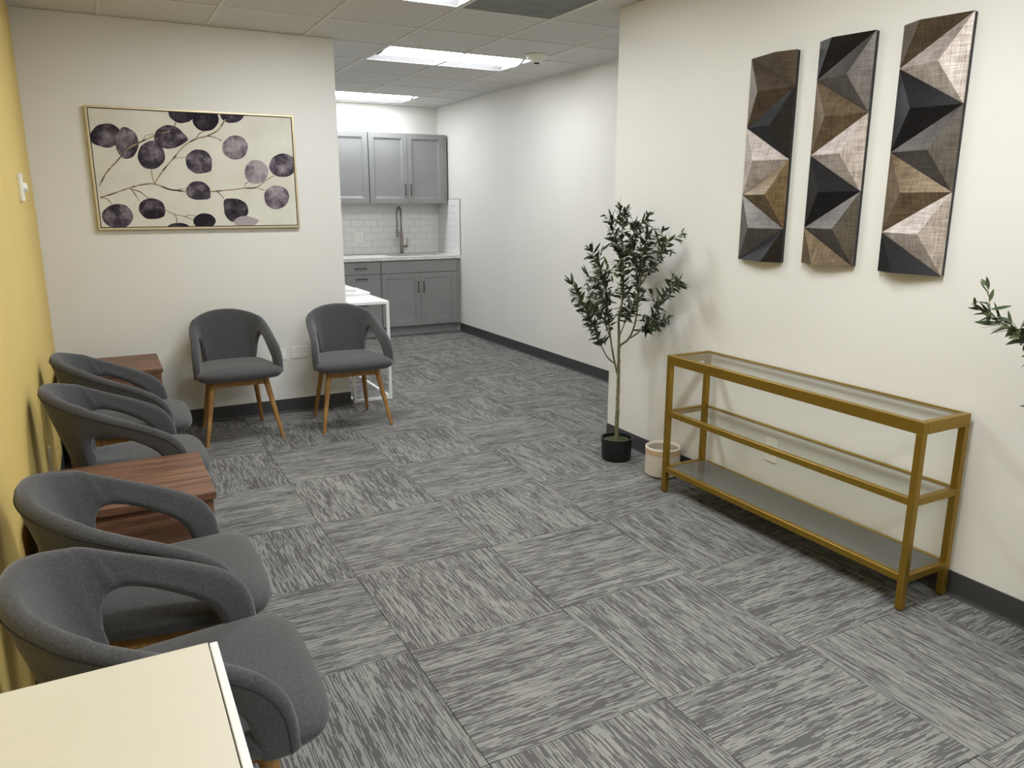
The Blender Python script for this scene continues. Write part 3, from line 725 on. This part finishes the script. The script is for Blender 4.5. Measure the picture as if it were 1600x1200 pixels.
for li, (lx, ly, rx, ry, ta, tp, tone) in enumerate(LV):
    yo = -.0303-.00005*li
    bm = bmesh.new(); n = 36; lay = None; rnd = random.Random(int(lx)); cv_ = toc(lx, ly)
    c = bm.verts.new((cv_[0], yo, cv_[1])); ring = []
    ta_ = math.radians(ta)
    for k in range(n):
        a = 2*PI*k/n; dlt = abs((a-ta_+PI) % (2*PI)-PI); rr = 1+tp*max(0, 1-dlt/.8)**1.6+.018*math.sin(3*a+lx)+.012*math.sin(7*a+ly)
        q = toc(lx+rx*rr*math.cos(a), ly-ry*rr*math.sin(a)); ring.append(bm.verts.new((q[0], yo, q[1])))
    for k in range(n):
        try: bm.faces.new((c, ring[k], ring[(k+1) % n]))
        except ValueError: pass
    o = bm_obj('painted_leaf', bm, m_ink, cv)
    at_ = o.data.attributes.new('tone', 'FLOAT', 'POINT')
    for i_ in range(len(o.data.vertices)): at_.data[i_].value = tone*1.0 + (.02 if i_ == 0 else -.05)
TW = [([(180,622),(230,535),(310,450),(380,378),(460,335),(560,292)],9),([(480,322),(500,292),(550,282)],5),([(600,280),(670,258),(700,205)],6),
 ([(186,698),(260,676),(370,640),(450,618),(545,613),(640,648),(700,658),(760,668)],9),([(915,668),(1040,658),(1140,648),(1220,643),(1280,600),(1335,568)],8),
 ([(1140,648),(1147,620),(1175,602)],5),([(1220,643),(1245,655),(1275,660)],5),([(545,613),(600,530),(680,440),(750,362),(830,317),(900,300),(975,262),(1025,192)],10),
 ([(545,605),(532,560),(530,515)],6),([(830,315),(850,285),(885,268)],5),([(900,300),(950,308),(1000,332)],5),([(680,445),(720,440),(762,438)],4),
 ([(186,698),(225,705),(260,742)],6),([(385,642),(450,665),(505,708)],5),([(385,642),(420,685),(440,725)],5),([(605,780),(660,812),(740,832),(802,854)],5),
 ([(670,815),(685,840),(685,876)],4),([(740,832),(775,822),(808,830)],4),([(690,656),(720,648),(758,648)],4),([(955,668),(982,688),(1002,715)],5)]
bm = bmesh.new()
for pts, wd in TW:
    P = catmull([(x, y, 0) for x, y in pts], 5); L = []
    for i, p in enumerate(P):
        d = (P[min(i+1,len(P)-1)]-P[max(i-1,0)]).normalized(); nrm = Vector((-d.y, d.x, 0))*wd/2
        a, b_ = toc(*(p+nrm)[:2]), toc(*(p-nrm)[:2]); L.append((bm.verts.new((a[0],-.0315,a[1])), bm.verts.new((b_[0],-.0315,b_[1]))))
    for a, b_ in zip(L, L[1:]): bm.faces.new((a[0], a[1], b_[1], b_[0]))
bm_obj('painted_branches', bm, m_twig, cv)

# ---------------------------------------------------------------- wall plates
def outlet(loc, rz, w_, h_, label, gangs=('duplex',), horizontal=False, group='white electrical wall plates'):
    """plate in local x-z plane facing -y"""
    t = thing('wall_outlet', label, 'outlet', loc, rz, group)
    boxes('cover_plate', [(-w_/2, w_/2, -.006, 0, -h_/2, h_/2)], m_plastic, t, bev=.0018)
    n = len(gangs)
    for gi, g in enumerate(gangs):
        ox = (gi-(n-1)/2)*.046 if not horizontal else 0
        if g == 'duplex':
            for s in (-1, 1):
                cx_, cz_ = (ox, s*.019) if not horizontal else (s*.019, 0)
                bm = bmesh.new(); loft(bm, [[(cx_+.0165*math.cos(2*PI*k/20)*1., y, cz_+.0145*math.sin(2*PI*k/20)) for k in range(20)] for y in (-.0055,-.0075)])
                r = bm_obj('receptacle', bm, m_plastic, t)
                sl = [(cx_-.007, cx_-.0045, -.0078, -.0070, cz_-.002, cz_+.006), (cx_+.0045, cx_+.007, -.0078, -.0070, cz_-.002, cz_+.006), (cx_-.002, cx_+.002, -.0078, -.0070, cz_-.009, cz_-.005)]
                boxes('slot', sl, m_slot, r)
        elif g == 'switch':
            boxes('rocker', [(ox-.0165, ox+.0165, -.010, -.0055, -.033, .033)], m_plastic, t, bev=.001)
        elif g == 'screws':
            for s in (-1, 1):
                bm = bmesh.new(); loft(bm, [[(ox+s*.042+.003*math.cos(2*PI*k/10), y, .003*math.sin(2*PI*k/10)) for k in range(10)] for y in (-.0055,-.0068)]); bm_obj('screw', bm, m_steel, t)
    return t
outlet((1.058, YA, .433), 0, .120, .080, 'white horizontal power outlet behind the chair below the picture', ('duplex',), True)
outlet((1.214, YA, .437), 0, .124, .084, 'blank white horizontal wall plate between the two chairs', ('screws',), True)
outlet((X2, 2.55, .318), -PI/2, .072, .118, 'white power outlet on the wall behind the glass shelves')
outlet((X1, 4.00, .325), PI/2, .072, .118, 'white power outlet low on the yellow wall behind the chairs')
outlet((2.706, YB-.008, 1.092), 0, .117, .118, 'white double plate with switch and outlet on the tiled splashback', ('switch', 'duplex'))
t = thing('dimmer_switch', 'white wall dimmer with a round knob high on the yellow wall', 'switch', (X1, 4.50, 1.562), PI/2)
boxes('cover_plate', [(-.040, .040, -.018, 0, -.066, .066)], m_plastic, t, bev=.003)
bm = bmesh.new(); loft(bm, [[(.02+r*math.cos(2*PI*k/24), y, r*math.sin(2*PI*k/24)) for k in range(24)] for r, y in ((.022,-.0175),(.022,-.024),(.019,-.032),(.010,-.035))]); bm_obj('knob', bm, m_plastic, t, smooth=.7)

# ---------------------------------------------------------------- white metal table
def frame_table(x0, x1, y0, y1, h, label):
    t = thing('metal_frame_table', label, 'table', ((x0+x1)/2, (y0+y1)/2, 0))
    hx, hy = (x1-x0)/2, (y1-y0)/2; b = .011
    boxes('tabletop', [(-hx, hx, -hy, hy, h-.022, h)], m_whitepaint, t, bev=.0015)
    for sx in (-1, 1):
        for sy in (-1, 1): boxes('leg', [(sx*(hx-b)-b, sx*(hx-b)+b, sy*(hy-b)-b, sy*(hy-b)+b, 0, h-.022)], m_whitepaint, t, bev=.001)
        boxes('rail', [(sx*(hx-b)-b, sx*(hx-b)+b, -hy+2*b, hy-2*b, .001, .022)], m_whitepaint, t, bev=.001)
    for sy in (-1, 1): boxes('rail', [(-hx+2*b, hx-2*b, sy*(hy-b)-b, sy*(hy-b)+b, .001, .022)], m_whitepaint, t, bev=.001)
frame_table(1.606, 1.912, 5.555, 6.430, .765, 'white metal console table with open frame beside the partition end')
for (x0, x1, y0, y1, z0, lab) in ((1.63, 1.898, 5.965, 6.36, .7655, 'lower white flat box lying on the white table by the partition'),
                                  (1.63, 1.815, 6.05, 6.40, .7915, 'upper white flat box stacked on the white table by the partition')):
    t = thing('flat_box', lab, 'box', ((x0+x1)/2, (y0+y1)/2, z0), 0, 'white flat boxes on the white table')
    hx, hy = (x1-x0)/2, (y1-y0)/2
    boxes('base', [(-hx+.003, hx-.003, -hy+.003, hy-.003, 0, .012)], m_whitepaint, t, bev=.002)
    boxes('lid', [(-hx, hx, -hy, hy, .0122, .0255)], m_whitepaint, t, bev=.003)

# ---------------------------------------------------------------- kitchenette
YU, YF = YB-.32, YB-.61
def door_panel(name, x0, x1, z0, z1, yf, parent, depth=.020):
    """framed door with recessed, bevelled centre panel; front face at yf, looking to -y"""
    bm = bmesh.new(); fr = .056; st = [(0,0),(fr,0),(fr+.006,.007),(fr+.012,.005),(fr+.018,.010)]
    rr = [[(x0+a, yf+d, z0+a), (x1-a, yf+d, z0+a), (x1-a, yf+d, z1-a), (x0+a, yf+d, z1-a)] for a, d in st]
    rings_ = [[(x0, yf+depth, z0), (x1, yf+depth, z0), (x1, yf+depth, z1), (x0, yf+depth, z1)]] + rr
    loft(bm, rings_); return bm_obj(name, bm, m_cab, parent)
def pull(cx_, cz_, yf, L, vertical, parent):
    bm = bmesh.new(); r = .005
    if vertical: a, b_ = (cx_, yf-.026, cz_-L/2), (cx_, yf-.026, cz_+L/2); ends = [(cx_, cz_-L/2+.012), (cx_, cz_+L/2-.012)]
    else: a, b_ = (cx_-L/2, yf-.026, cz_), (cx_+L/2, yf-.026, cz_); ends = [(cx_-L/2+.012, cz_), (cx_+L/2-.012, cz_)]
    tube(bm, [a, b_], r, 8)
    for ex, ez in ends: tube(bm, [(ex, yf, ez), (ex, yf-.026, ez)], .004, 8)
    bm_obj('handle', bm, m_pull, parent, smooth=.8)
def carcass(x0, x1, y0, y1, z0, z1, t, nm='body'):
    o = boxes(nm, [(x0, x1, y0, y1, z0, z1)], m_cab, t, bev=.001); return o
# upper units
t = thing('upper_cabinet', 'grey upper cabinet at the left, partly hidden by the partition', 'cabinet', (2.30, YB, 1.478), 0, 'grey kitchenette upper cabinets')
carcass(-.45, .459, -.30, -.012, 0, .770, t)
for a, b_ in ((-.448, .002), (.006, .457)): d = door_panel('door', a, b_, .002, .768, -.3205, t)
t = thing('upper_cabinet', 'grey double-door upper cabinet above the sink', 'cabinet', (2.766, YB, 1.478), 0, 'grey kitchenette upper cabinets')
carcass(0, .935, -.30, -.012, 0, .770, t)
d = door_panel('door', .002, .4485, .002, .768, -.3205, t); pull(.416, .152, -.3205, .128, True, d)
d = door_panel('door', .4515, .898, .002, .768, -.3205, t); pull(.484, .152, -.3205, .128, True, d)
boxes('filler_strip', [(.901, .935, -.316, -.30, .002, .768)], m_cab, t)
# base units
def base_unit(label, x0, x1):
    t = thing('base_cabinet', label, 'cabinet', (x0, YB, 0), 0, 'grey kitchenette base cabinets')
    W = x1-x0
    k_ = .018
    boxes('body', [(0, k_, -.59, -.012, .10, .858), (W-k_, W, -.59, -.012, .10, .858), (k_, W-k_, -.59, -.012, .10, .118), (k_, W-k_, -.024, -.012, .118, .858),
                   (k_, W-k_, -.59, -.572, .70, .72), (k_, W-k_, -.59, -.572, .84, .858)], m_cab, t); boxes('toe_kick', [(0, W, -.545, -.05, 0, .10)], m_cab, t)
    return t, W
def slab(nm, x0, x1, z0, z1, t): return boxes(nm, [(x0, x1, -.6105, -.5905, z0, z1)], m_cab, t, bev=.0015)
t, W = base_unit('grey base cabinet with three stacked drawers left of the sink', 2.300, 2.758)
for z0, z1 in ((.716,.850), (.425,.710), (.112,.419)):
    d = slab('drawer', .003, W-.003, z0, z1, t); pull(.228, z1-.042 if z1 < .8 else .785, -.6105, .130, False, d)
t, W = base_unit('grey base cabinet further left, hidden behind the partition', 1.70, 2.298)
d = slab('drawer', .003, W-.003, .716, .850, t); pull(W/2, .785, -.6105, .130, False, d); d = door_panel('door', .003, W-.003, .112, .710, -.6105, t)
t, W = base_unit('grey sink base cabinet with two doors under the sink', 2.760, 3.718)
slab('false_drawer_front', .006, .918, .716, .850, t)
d = door_panel('door', .006, .4625, .112, .710, -.6105, t); pull(.430, .552, -.6105, .128, True, d)
d = door_panel('door', .4655, .918, .112, .710, -.6105, t); pull(.498, .552, -.6105, .128, True, d)
boxes('filler_strip', [(.921, .957, -.606, -.5905, .102, .856)], m_cab, t)
# worktop with sink opening
cy_a, cy_b = YB-.635, YB-.0005; sx0, sx1, sy0, sy1 = 2.93, 3.60, YB-.50, YB-.13; z0, z1 = .860, .896
bm = bmesh.new()
for bx in ((1.70, sx0, cy_a, cy_b), (sx1, X3-.001, cy_a, cy_b), (sx0, sx1, cy_a, sy0), (sx0, sx1, sy1, cy_b)): box(bm, *bx, z0, z1)
tag(bm_obj('worktop', bm, m_counter), 'white speckled quartz worktop over the grey base cabinets', 'worktop')
t = thing('sink', 'undermount steel sink set into the white worktop', 'sink', ((sx0+sx1)/2, (sy0+sy1)/2, z0))
bm = bmesh.new(); hx, hy = (sx1-sx0)/2+.006, (sy1-sy0)/2+.006
def rrect(hx, hy, r, z):
    out = []
    for (sx, sy, a0) in ((1,1,0),(-1,1,PI/2),(-1,-1,PI),(1,-1,1.5*PI)):
        for k in range(5): a = a0+PI/2*k/4; out.append((sx*(hx-r)+r*math.cos(a), sy*(hy-r)+r*math.sin(a), z))
    return out
loft(bm, [rrect(hx+.012,hy+.012,.03,-.0015), rrect(hx,hy,.03,-.001), rrect(hx-.008,hy-.008,.04,-.17), rrect(hx-.05,hy-.05,.04,-.185)], cap=False)
bm.faces.new([v_ for v_ in list(bm.verts)[-20:]]); bm_obj('basin', bm, m_steel, t, smooth=.7)
bm = bmesh.new(); lathe(bm, [(.04,-.184),(.04,-.182),(.02,-.183)], n=20); bm_obj('drain', bm, m_pull, t)
# faucet
t = thing('faucet', 'brushed nickel pull-down faucet with a tall arched neck behind the sink', 'faucet', (3.205, YB-.085, z1))
bm = bmesh.new(); lathe(bm, [(.027,0),(.027,.006),(.021,.012),(.020,.16),(.019,.22),(.017,.262),(.012,.27)], n=24); bm_obj('body', bm, m_steel, t, smooth=.6)
bm = bmesh.new(); P = [(0,0,.26)]; dx, dy, rr = -.62, -.785, .072
P += [(0,0,.36),(0,0,.44)] + [(dx*rr*(1-math.cos(a)), dy*rr*(1-math.cos(a)), .46+rr*1.1*math.sin(a)) for a in [PI*k/10 for k in range(11)]] + [(dx*2*rr,dy*2*rr,.40),(dx*2*rr,dy*2*rr,.33)]
tube(bm, P, .0075, 10); nk = bm_obj('neck', bm, m_steel, t, smooth=True)
bm = bmesh.new(); coil = []
PP = catmull(P, 14); n = len(PP)
for i in range(0, n, 1):
    tt = (PP[min(i+1,n-1)]-PP[max(i-1,0)]).normalized(); rf = Vector((dy,-dx,0)); a = rf; b_ = tt.cross(a); an = i*1.35
    coil.append(PP[i]+(a*math.cos(an)+b_*math.sin(an))*.011)
tube(bm, coil, .0022, 5); bm_obj('spring', bm, m_steel, nk, smooth=True)
bm = bmesh.new(); lathe(bm, [(.011,0),(.017,.01),(.018,.07),(.013,.11),(.012,.13)], (dx*2*rr, dy*2*rr, .20), 20); bm_obj('spray_head', bm, m_steel, t, smooth=.7)
bm = bmesh.new(); tube(bm, [(0,0,.235),(dx*rr,dy*rr,.245),(dx*2*rr,dy*2*rr,.25)], .006, 8); lathe(bm, [(.019,0),(.019,.014)], (dx*2*rr, dy*2*rr, .243), 18); bm_obj('holder_arm', bm, m_steel, t, smooth=.8)
bm = bmesh.new(); tube(bm, [(.018,0,.085),(.070,-.004,.085)], .013, 12); tube(bm, [(.060,-.004,.09),(.066,-.006,.13),(.074,-.008,.18)], [.006,.005,.005], 8); bm_obj('handle', bm, m_steel, t, smooth=.8)

# tiled splashback
t = thing('splashback', 'white subway tile splashback around the sink', 'splashback', (1.70, YB, z1+.0005))
LB = X3-1.70; HB = 1.4775-.8965
boxes('grout_bed', [(0, LB-.004, -.004, -.0005, 0, HB)], m_grout, t)
HS = 1.528-.8965
boxes('grout_bed', [(LB-.004, LB-.0005, 8.228-YB, -.0005, 0, HS)], m_grout, t)
tw, th, gr = .1560, .0775, .0022
tmesh = {}
def tile(x0, x1, z0, z1, side):
    key = (round(x1-x0,4), round(z1-z0,4), side)
    if key not in tmesh:
        w_, h_ = x1-x0, z1-z0
        o = boxes('tile', [(0, w_, -.0035, 0, 0, h_) if not side else (-.0035, 0, 0, w_, 0, h_)], m_tile, t, bev=.0008); tmesh[key] = o.data
    else: o = bpy.data.objects.new('tile', tmesh[key]); COL.objects.link(o); o.parent = t
    o.location = (x0, -.0041, z0) if not side else (LB-.0041, x0, z0)
row = 0; z = gr
while z < HS-.01:
    za, zb = z, min(z+th, HS)
    off = (row % 2)*tw/2
    if z < HB-.01:
        x = LB-.009-off-(0 if row % 2 else 0)
        edges = []
        xr = LB-.009
        nxt = xr-(tw if row % 2 == 0 else tw/2)
        while xr > .65:
            tile(nxt+gr, xr, za, min(zb, HB)-.0, False); xr = nxt; nxt = xr-tw
    yr_ = -.009; nxt = yr_-(tw/2 if row % 2 == 0 else tw)
    ymin = 8.228-YB
    while yr_ > ymin+.01:
        a = max(nxt+gr, ymin+.001); tile(a, yr_, za, zb, True); yr_ = nxt; nxt = yr_-tw
    z += th+gr; row += 1
boxes('edge_trim', [(LB-.010, LB-.0005, ymin-.004, ymin, 0, HS+.004), (LB-.010, LB-.0005, ymin, -.0005, HS, HS+.004)], m_steel, t)
